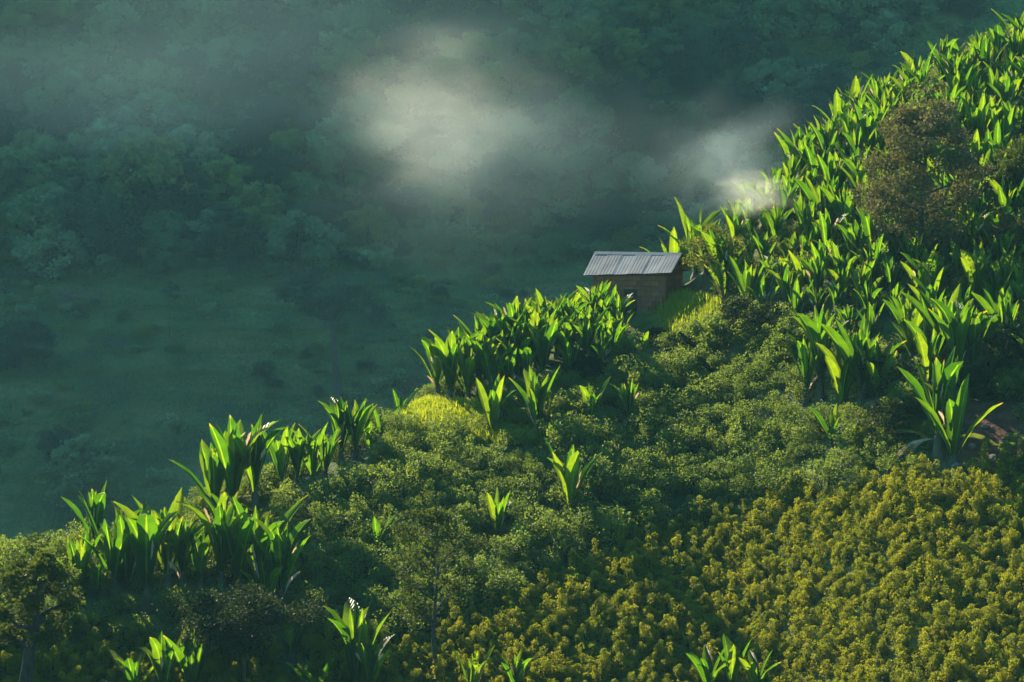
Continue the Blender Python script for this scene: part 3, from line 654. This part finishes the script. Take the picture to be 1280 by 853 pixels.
# ---------------------------------------------------------------- far hillside: forest, single trees, undergrowth
FAR = []
for k in range(7):
    kw = dict(height=8.5, trunk_r=0.2, trunk_frac=0.12, spread=4.4, n_leaf=4600, leaf=0.42, n_main=11, clump=0.62, sub=3, flat=0.6)
    if k in (2, 5): kw.update(height=10.5, spread=3.8, flat=0.9)
    if k == 4: kw.update(height=7, spread=5.0, flat=0.35)
    w, l = tree_parts(200 + k, **kw); mt = [M['far_green'], M['far_pale'], M['far_green'], M['far_dark'], M['far_pale'], M['far_dark'], M['far_yellow']][k]
    FAR.append(tree_thing('forest_tree', w, l, M['bark'], mt, (0, 0, 0), 0, 1, None, 'tree'))
far_used = set(); far_pts = []
def far_tree(k, p, s, label, group=None):
    far_pts.append(p[:2])
    if k in far_used: r = copy_thing(FAR[k], p, random.uniform(0, 6.28), s)
    else: r = FAR[k]; far_used.add(k); r.location = p; r.rotation_euler = (0, 0, random.uniform(0, 6.28)); r.scale = (s,) * 3
    tag(r, label, 'tree', group); return r
far_hand = [(105, 640, 1, 1.05, 'round pale crowned tree low on the far slope, above the lower left clump'), (185, 268, 6, 1.35, 'broad yellowish forest tree in the left of the far hillside'), (235, 235, 1, 1.05, 'pale feathery tree right above the broad yellowish forest tree'),
            (285, 272, 6, 1.0, 'upright yellowish tree right of the broad yellowish forest tree'), (738, 130, 6, 1.5, 'large yellow green tree on the far hillside right of the sunlit smoke'), (590, 140, 6, 1.35, 'big tree showing through the top of the sunlit smoke'),
            (440, 130, 6, 1.3, 'tree at the left border of the sunlit smoke'), (85, 150, 1, 0.9, 'pale tree near the left edge high on the far hillside'), (120, 330, 3, 1.3, 'dark wide tree at the border of forest and grass slope, left'),
            (25, 470, 3, 0.9, 'dark tree at the left edge on the grassy slope'), (480, 215, 4, 1.1, 'spreading pale tree under the left end of the smoke'), (75, 585, 3, 0.6, 'small dark bush like tree left of the round pale tree'), (30, 330, 0, 1.1, 'leaning green tree at the left edge where forest meets grass')]
for (u_, v_, k, s, lab) in far_hand:
    p = ground_at(u_, v_, 235); far_tree(k, tuple(p), s, lab)
cnt = 0
for _ in range(5000):
    u_, v_ = random.uniform(-60, 1240), random.uniform(-60, 345)
    lim = 345 if u_ < 380 else np.interp(u_, [380, 520, 700, 900], [345, 300, 300, 330])
    if v_ > lim or v_ > crest_v(u_) + 30: continue
    p = ground_at(u_, v_, 235, 620)
    if p is None: continue
    if any((p[0] - a) ** 2 + ((p[1] - b) * 1.1) ** 2 < 30 for a, b in far_pts): continue
    side = 'left part' if u_ < 430 else 'middle part, behind the smoke,' if u_ < 780 else 'right part'; ht = 'upper' if v_ < 150 else 'lower'
    far_tree(random.choice([0, 0, 1, 2, 3, 3, 4, 5, 5, 6]), tuple(p), random.uniform(0.6, 1.1), 'hazy forest tree in the %s %s of the wooded far hillside' % (ht, side.replace(',', '').strip()), '%s %s forest trees of the far hillside' % (ht, side.split(',')[0])); cnt += 1
    if cnt > 230: break
print('far trees', cnt)
# lone trees of the grass slope
def custom_tree(name, seed, uv, kw, bark, mat, label):
    p = ground_at(*uv, 235); w, l = tree_parts(seed, **kw); tree_thing(name, w, l, M[bark], M[mat], tuple(p), 0.0, 1.0, label)
custom_tree('flat_topped_tree', 301, (425, 498), dict(height=17.5, trunk_r=0.6, trunk_frac=0.6, spread=7.5, n_leaf=4200, leaf=0.4, n_main=8, clump=0.4, sub=4, flat=0.5, lean=(-1.5, 0)), 'bark', 'far_dark', 'tall lone tree with bare forked trunk and flat crown on the grass slope')
custom_tree('bare_trunk_tree', 302, (585, 292), dict(height=7.0, trunk_r=0.16, trunk_frac=0.7, spread=1.3, n_leaf=160, leaf=0.3, n_main=4, clump=0.5, sub=1), 'pale_bark', 'far_pale', 'thin pale trunk standing below the sunlit smoke')
custom_tree('thin_palm', 303, (216, 568), dict(height=5.0, trunk_r=0.10, trunk_frac=0.8, spread=1.7, n_leaf=700, leaf=0.35, n_main=6, clump=0.5, sub=1, flat=0.1), 'bark', 'far_pale', 'thin palm like tree alone on the lower grass slope')
custom_tree('thin_bare_tree', 304, (212, 420), dict(height=7.5, trunk_r=0.10, trunk_frac=0.7, spread=1.4, n_leaf=300, leaf=0.3, n_main=4, clump=0.5, sub=1), 'bark', 'far_dark', 'thin half bare tree in the middle of the grass slope')

def far_scatter(step, y0, y1):
    gx = np.arange(-105, 125, step); gy = np.arange(y0, y1, step); X, Y = np.meshgrid(gx, gy)
    X = X + rng.uniform(-0.5, 0.5, X.shape) * step; Y = Y + rng.uniform(-0.5, 0.5, Y.shape) * step
    P = np.stack([X, Y, H(X, Y)], -1).reshape(-1, 3); u, v = project(P); k = (u > -60) & (u < 1240) & (v > -60) & (v < 780) & (v < crest_v(u) + 60)
    return P[k], u[k], v[k]
def bushy(seed, n, r, leaf, mat):
    rg = np.random.default_rng(seed); c = rg.normal(size=(6, 3)) * (0.5, 0.5, 0.2) * r + (0, 0, r * 0.5); k = rg.integers(0, 6, n)
    d = rg.normal(size=(n, 3)); d /= np.linalg.norm(d, axis=1)[:, None]; P = c[k] + d * (r * 0.45 * (0.6 + 0.4 * rg.random(n)))[:, None]; P[:, 2] = np.maximum(P[:, 2], 0.05)
    v, q = leaf_quads(P, leaf, rg, d); return mesh_np('thicket_shrub', v, q, [mat], smooth=False)
uprot = []
for k, mt in enumerate(['far_green', 'far_dark', 'far_pale', 'far_yellow', 'far_green']):
    uprot.append(bushy(400 + k, 420, 1.6, 0.36, M[mt]))
P, u, v = far_scatter(2.3, 255, 540)
forest = (v < 320 + 60 * fbm(P[:, 0] / 20, P[:, 1] / 20, 61, 2)) | ((u > 600) & (v < 330))
dens = np.where(forest, 0.9, np.clip(0.2 + 1.1 * (fbm(P[:, 0] / 12, P[:, 1] / 12, 62, 3)), 0.03, 0.8))
k = rng.random(len(P)) < dens; P, forest = P[k], forest[k]
protos = []
for j, mshape in enumerate(uprot):
    q = [(470, 400), (330, 470), (260, 395), (90, 520), (150, 400)][j]; p = ground_at(*q, 235)
    protos.append(tag(link('thicket_shrub', mshape, None, tuple(p)), ['low green shrub on the grass slope right of the flat crowned tree', 'low dark shrub on the grass slope left of the flat crowned tree', 'low pale shrub in the middle of the grass slope', 'low yellowish shrub on the left of the grass slope', 'low green shrub on the left under the forest edge'][j], 'shrub'))
n = len(P); s = np.where(forest, rng.uniform(0.6, 1.5, n), rng.uniform(0.25, 0.9, n)); print('undergrowth', n)
gn_instances('undergrowth', P, np.stack([s, s, s * rng.uniform(0.6, 1.2, n)], 1), np.stack([np.zeros(n), np.zeros(n), rng.uniform(0, 6.28, n)], 1), rng.integers(0, 5, n), protos, 'hazy undergrowth of shrubs between the forest trees and on the far slope')
P, u, v = far_scatter(1.0, 255, 425); ok = (v > 290) & (rng.random(len(P)) < 0.75); P = P[ok]; n = len(P); print('far grass', n)
t2 = link('grass_tuft', grass_tuft(8, 16, 0.7, M['far_grass']), None, tuple(P[0]), scale=(1, 1, 1)); tag(t2, 'dull green grass tuft on the far slope', kind='stuff')
s = rng.uniform(0.5, 1.3, n); gn_instances('slope_grass', P, np.stack([s * 2.2, s * 2.2, s], 1), np.stack([np.zeros(n), np.zeros(n), rng.uniform(0, 6.28, n)], 1), np.zeros(n), [t2], 'dull green grass covering the open far slope')

# ---------------------------------------------------------------- the mud brick hut
def box(x0, x1, y0, y1, z0, z1):
    v = [(x0, y0, z0), (x1, y0, z0), (x1, y1, z0), (x0, y1, z0), (x0, y0, z1), (x1, y0, z1), (x1, y1, z1), (x0, y1, z1)]
    return np.array(v, float), np.array([(0, 3, 2, 1), (4, 5, 6, 7), (0, 1, 5, 4), (1, 2, 6, 5), (2, 3, 7, 6), (3, 0, 4, 7)])
def bm(name, boxes, mat, parent, **kw):
    v, q = join(boxes); v = lower(v) if name == 'wall' else v; return link(name, mesh_np(name, v, q, [mat], smooth=False), parent, **kw)
def lower(v):
    v = v.copy(); k = (v[:, 2] > 2.3) & (v[:, 1] < -0.5); v[k, 2] -= 0.03 + 0.22 * (2.57 - v[k, 0]) / 5.14; return v
hp = ground_at(800, 391)
hut = bpy.data.objects.new('mud_hut', None); COL.objects.link(hut); HZ = hp[2] - 0.25
hut.location = (hp[0] - 0.05, hp[1] + 1.7, HZ); hut.rotation_euler = (0, 0, R(-22))
tag(hut, 'small mud brick hut with a grey tin roof and dark doorway on the ridge', 'hut')
W2, D2, HW = 2.15, 1.45, 2.62        # half width, half depth, wall height
DX0, DX1, DZ = -0.25, 0.42, 1.45     # doorway
th = 0.22
bm('wall', [box(-W2, DX0, -D2, -D2 + th, -1.2, HW), box(DX1, W2, -D2, -D2 + th, -1.2, HW), box(DX0, DX1, -D2, -D2 + th, DZ, HW), box(DX0, DX1, -D2, -D2 + th, -1.2, 0.05),
            box(-W2, W2, D2 - th, D2, -1.2, HW), box(-W2, -W2 + th, -D2 + th, D2 - th, -1.2, HW), box(W2 - th, W2, -D2 + th, D2 - th, -1.2, HW)], M['mortar'], hut)
RH = 0.80
for sx in (-1, 1):      # gable triangles
    x0, x1 = (W2 - th, W2) if sx > 0 else (-W2, -W2 + th)
    v = np.array([(x0, -D2, HW), (x1, -D2, HW), (x1, 0, HW + RH), (x0, 0, HW + RH), (x0, D2, HW), (x1, D2, HW)], float)
    q = [(0, 1, 2, 3), (3, 2, 5, 4), (0, 3, 4, 0)]
    v = lower(v); link('gable', mesh_np('gable', v, [(0, 1, 2, 3), (3, 2, 5, 4)], [M['mortar']], tris=[(0, 3, 4), (1, 5, 2)], smooth=False), hut)
brick_cache = [mesh_np('brick', *box(-0.205, 0.205, -0.02, 0.03, -0.135, 0.135), [M['mud']], smooth=False), mesh_np('brick', *box(-0.10, 0.10, -0.02, 0.03, -0.135, 0.135), [M['mud']], smooth=False)]
rd = random.Random(4)
def course(x0, x1, z, off, place):
    x = x0 - off
    while x < x1 - 0.02:
        a, b = max(x, x0), min(x + 0.43, x1)
        if b - a > 0.12:
            full = b - a > 0.4; me_ = brick_cache[0 if full else 1]; w_ = 0.41 if full else 0.20
            o = link('brick', me_, hut); place(o, (a + b) / 2, z); o.scale = ((b - a - 0.02) / w_, 1, rd.uniform(0.95, 1.0))
        x += 0.43
for r_ in range(9):
    z = 0.14 + r_ * 0.285; off = 0.215 * (r_ % 2)
    def front(o, x, z): o.location = (x, -D2 - 0.012 - rd.uniform(0, 0.012), z)
    if z < DZ: course(-W2, DX0 - 0.06, z, off, front); course(DX1 + 0.06, W2, z, off, front)
    elif r_ < 8: course(-W2, W2, z, off, front)
    def side(o, y, z): o.location = (W2 + 0.012 + rd.uniform(0, 0.012), y, z); o.rotation_euler = (0, 0, R(90))
    if r_ < 8: course(-D2 + 0.03, D2, z, off, side)
fr = bm('door_frame', [box(DX0 - 0.06, DX0, -D2 - 0.05, -D2 + 0.1, 0.0, DZ), box(DX1, DX1 + 0.06, -D2 - 0.05, -D2 + 0.1, 0.0, DZ), box(DX0 - 0.1, DX1 + 0.1, -D2 - 0.06, -D2 + 0.1, DZ, DZ + 0.07)], M['wood'], hut)
for k in range(4):
    w_ = (DX1 - DX0) / 4; bm('door_board', [box(DX0 + w_ * k + 0.006, DX0 + w_ * (k + 1) - 0.006, -D2 + 0.14 + 0.006 * (k % 2), -D2 + 0.17 + 0.006 * (k % 2), 0.05, DZ - 0.01)], M['wood'], hut)
# roof: six corrugated sheets a side, ridge cap, poles; the front eave sags to the left
OV, EX, RT = 0.36, 0.42, 0.04
ridge_z = HW + RH + 0.05; run = D2 + OV; drop = RH * run / D2
def sheet(x0, x1, side, lift):
    nc = 5; vs = []
    for j, f in enumerate(np.linspace(0, 1, 4)):
        for i in range(nc * 2 + 1):
            x = x0 + (x1 - x0) * i / (nc * 2); corr = 0.0035 * (1 if i % 2 else -1)
            sag = -0.22 * f * (W2 + EX - x) / (2 * (W2 + EX)) if side < 0 else 0
            vs.append((x, side * run * f, ridge_z - drop * f + corr + lift + sag + 0.006 * math.sin(x * 5 + f * 7)))
    n_ = nc * 2 + 1; q = [(j * n_ + i, j * n_ + i + 1, (j + 1) * n_ + i + 1, (j + 1) * n_ + i) for j in range(3) for i in range(n_ - 1)]
    return np.array(vs), np.array(q)
edges = np.linspace(-W2 - EX, W2 + EX, 7)
for side in (-1, 1):
    for k in range(6):
        v_, q_ = sheet(edges[k] - 0.03, edges[k + 1] + 0.03, side, 0.02 * (k % 2) + rd.uniform(0, 0.01)); o = link('roof_sheet', mesh_np('roof_sheet', v_, q_, [M['tin']], smooth=False), hut)
        o.rotation_euler = (0, 0, 0)
v_ = np.array([(-W2 - EX - 0.02, -0.2, ridge_z - 0.09), (W2 + EX + 0.02, -0.2, ridge_z - 0.09), (W2 + EX + 0.02, 0, ridge_z + 0.065), (-W2 - EX - 0.02, 0, ridge_z + 0.065), (-W2 - EX - 0.02, 0.2, ridge_z - 0.09), (W2 + EX + 0.02, 0.2, ridge_z - 0.09)])
link('ridge_cap', mesh_np('ridge_cap', v_, [(0, 1, 2, 3), (3, 2, 5, 4)], [M['tin']], smooth=False), hut)
for y_ in (-1.5, -0.75, 0.75, 1.5):
    zz = ridge_z - drop * abs(y_) / run - 0.16; w = tube([(-W2 - EX + 0.1, y_, zz - (0.30 if y_ < 0 else 0) * abs(y_) / run), (0, y_, zz - (0.16 if y_ < 0 else 0) * abs(y_) / run), (W2 + EX - 0.1, y_, zz)], [0.045, 0.045, 0.045], 6); link('roof_pole', mesh_np('roof_pole', *w, [M['wood']]), hut)
for (dx_, s_, k_, lab) in ((-0.9, 0.85, 1, 'ensete whose leaf tips show above the left part of the tin roof'), (0.6, 0.9, 4, 'ensete whose leaf tips show above the middle of the tin roof'), (2.2, 1.0, 0, 'ensete rising above the right part of the tin roof'), (3.4, 1.1, 5, 'tall ensete right behind the right end of the tin roof')):
    x_, y_ = hp[0] + dx_, hp[1] + 5.0; place_ensete(k_, (x_, y_, float(H(x_, y_)) - 0.1), 1.3 * dx_, s_, lab, None)
# cream dry leaf lying by the right wall
dl = link('fallen_leaf', DRY[1], None, tuple(ground_at(882, 372) + (0, 0, 0.1)), (R(10), R(-60), 0.3), (0.6,) * 3); tag(dl, 'long pale dry ensete leaf lying against the right side of the hut', 'dry leaf')

# ---------------------------------------------------------------- stones on the bare bank
def stone(seed, r):
    rg = np.random.default_rng(seed); vs, q = [], []; a, b = 6, 8
    for i in range(a + 1):
        for j in range(b):
            t, p_ = math.pi * i / a, 2 * math.pi * j / b; d = np.array([math.sin(t) * math.cos(p_), math.sin(t) * math.sin(p_) * 0.8, math.cos(t) * 0.6])
            vs.append(d * r * (1 + 0.28 * vnoise(np.array(d[0] * 2 + seed), np.array(d[1] * 2 + d[2] * 3), seed)))
    for i in range(a):
        for j in range(b): q.append((i * b + j, (i + 1) * b + j, (i + 1) * b + (j + 1) % b, i * b + (j + 1) % b))
    return mesh_np('stone', vs, q, [M['rock']], smooth=False)
for k, (u_, v_, r_, lab) in enumerate([(1245, 578, 0.42, 'largest pale stone on the bare brown bank'), (1262, 566, 0.28, 'stone right above the largest pale stone of the bank'), (1215, 560, 0.24, 'small stone in the middle of the bare bank'), (1232, 535, 0.2, 'small stone high on the bare bank'), (1195, 585, 0.26, 'stone at the left foot of the bare bank by the dry skirted ensete')]):
    p = ground_at(u_, v_); tag(link('stone', stone(k, r_), None, tuple(p + (0, 0, r_ * 0.2)), (0.2, 0.1, k)), lab, 'stone')

# ---------------------------------------------------------------- smoke and haze
def smoke(name, centre, size, dens, seed, label, col=(0.84, 0.86, 0.80), scale=1.6, thr=0.35, aniso=0.45, edge=1.0, rot=0):
    m = bpy.data.materials.new(name); m.use_nodes = True; nt = m.node_tree; nt.nodes.clear(); L = nt.links.new; N = nt.nodes.new
    out = N('ShaderNodeOutputMaterial'); tc = N('ShaderNodeTexCoord')
    no = N('ShaderNodeTexNoise'); no.noise_dimensions = '3D'; no.inputs['Scale'].default_value = scale; no.inputs['Detail'].default_value = 5; no.inputs['Roughness'].default_value = 0.6; no.inputs['Distortion'].default_value = 1.2
    mp = N('ShaderNodeMapping'); mp.inputs['Location'].default_value = (seed, seed * 2.3, 0); mp.inputs['Rotation'].default_value = (0, R(rot), 0); mp.inputs['Scale'].default_value = (0.85, 1, 1.15); L(tc.outputs['Object'], mp.inputs[0]); L(mp.outputs[0], no.inputs['Vector'])
    n2 = N('ShaderNodeTexNoise'); n2.inputs['Scale'].default_value = 1.1; n2.inputs['Detail'].default_value = 3; L(mp.outputs[0], n2.inputs['Vector'])
    wc = N('ShaderNodeVectorMath'); wc.operation = 'SUBTRACT'; L(n2.outputs['Color'], wc.inputs[0]); wc.inputs[1].default_value = (0.5, 0.5, 0.5)
    ws = N('ShaderNodeVectorMath'); ws.operation = 'MULTIPLY_ADD'; L(wc.outputs[0], ws.inputs[0]); ws.inputs[1].default_value = (1.5, 1.5, 1.5); L(tc.outputs['Object'], ws.inputs[2])
    ln0 = N('ShaderNodeVectorMath'); ln0.operation = 'LENGTH'; L(tc.outputs['Object'], ln0.inputs[0])
    ln1 = N('ShaderNodeVectorMath'); ln1.operation = 'LENGTH'; L(ws.outputs[0], ln1.inputs[0])
    lnm = N('ShaderNodeMath'); lnm.operation = 'MAXIMUM'; l0 = N('ShaderNodeMath'); l0.operation = 'POWER'; L(ln0.outputs['Value'], l0.inputs[0]); l0.inputs[1].default_value = 2.0; L(l0.outputs[0], lnm.inputs[0]); L(ln1.outputs['Value'], lnm.inputs[1])
    f = N('ShaderNodeMapRange'); f.interpolation_type = 'SMOOTHSTEP'; f.inputs[1].default_value = 0.98; f.inputs[2].default_value = 0.05; L(lnm.outputs[0], f.inputs[0])
    a = N('ShaderNodeMapRange'); a.inputs[1].default_value = thr; a.inputs[2].default_value = 0.75; a.inputs[3].default_value = 0; a.inputs[4].default_value = 1; L(no.outputs[0], a.inputs[0])
    ml = N('ShaderNodeMath'); ml.operation = 'MULTIPLY'; L(f.outputs[0], ml.inputs[0]); L(a.outputs[0], ml.inputs[1])
    m2 = N('ShaderNodeMath'); m2.operation = 'MULTIPLY'; L(ml.outputs[0], m2.inputs[0]); m2.inputs[1].default_value = dens
    pv = N('ShaderNodeVolumePrincipled'); pv.inputs['Color'].default_value = (*col, 1); pv.inputs['Anisotropy'].default_value = aniso; pv.inputs['Density Attribute'].default_value = ''
    L(m2.outputs[0], pv.inputs['Density']); L(pv.outputs[0], out.inputs['Volume'])
    vs, q = [], []; a_, b_ = 12, 20
    for i in range(a_ + 1):
        for j in range(b_):
            t, p_ = math.pi * (0.01 + 0.98 * i / a_), 2 * math.pi * j / b_; vs.append((math.sin(t) * math.cos(p_), math.sin(t) * math.sin(p_), math.cos(t)))
    for i in range(a_):
        for j in range(b_): q.append((i * b_ + j, (i + 1) * b_ + j, (i + 1) * b_ + (j + 1) % b_, i * b_ + (j + 1) % b_))
    me_ = mesh_np(name, vs, q, [m]); me_.polygons.foreach_set('use_smooth', [True] * len(me_.polygons))
    o = link(name, me_, None, tuple(centre), (0, R(rot), 0), size); tag(o, label, kind='stuff'); return o
def at(u, v, Y): r = ray(u, v); return r * (Y / r[1])
smoke('smoke', at(560, 142, 225), (11, 6, 8.5), 0.12, 3.1, 'sunlit patch of pale wood smoke drifting over the valley', thr=0.36, scale=1.3)
smoke('smoke', at(600, 180, 235), (22, 8, 13), 0.022, 7.7, 'thin veil of smoke spreading round the sunlit patch', col=(0.62, 0.84, 0.92), thr=0.30, scale=1.5, rot=12)
smoke('smoke', at(900, 190, 192), (8, 4, 5), 0.09, 1.9, 'thin smoke trailing from the ridge towards the valley', col=(0.68, 0.85, 0.92), thr=0.36, scale=1.7, rot=-30)
smoke('mist', at(260, 60, 330), (52, 32, 20), 0.005, 9.1, 'broad thin sunlit mist over the upper left forest', col=(0.55, 0.85, 0.92), thr=0.2, scale=1.2, aniso=0.2)
smoke('smoke', at(918, 205, 170), (3.2, 2, 3.0), 0.16, 4.4, 'bluish plume curling up from the small white puff', col=(0.7, 0.85, 0.92), thr=0.38, scale=1.6, rot=-35)
smoke('smoke', at(945, 243, 157), (2.8, 1.6, 1.7), 1.0, 5.3, 'small dense white smoke puff among the ensete leaves', thr=0.36, scale=1.2)

hm = bpy.data.materials.new('haze'); hm.use_nodes = True; hm.node_tree.nodes.clear()
ho = hm.node_tree.nodes.new('ShaderNodeOutputMaterial'); hv = hm.node_tree.nodes.new('ShaderNodeVolumePrincipled')
hv.inputs['Color'].default_value = (0.36, 0.84, 1.0, 1); hv.inputs['Density'].default_value = 0.00012; hv.inputs['Anisotropy'].default_value = 0.1; hv.inputs['Density Attribute'].default_value = ''
hm.node_tree.links.new(hv.outputs[0], ho.inputs['Volume'])
zmin, zmax = float(GZ.min()) - 1.0, float(max(GZ.max(), 0)) + 16
v_, q_ = box(xs[0] - 3, xs[-1] + 3, ys[0] - 3, ys[-1] + 3, zmin, zmax)
hz = link('haze', mesh_np('haze', v_, q_, [hm], smooth=False)); tag(hz, 'thin blue green morning haze filling the valley', kind='stuff')
print('haze', zmin, zmax)
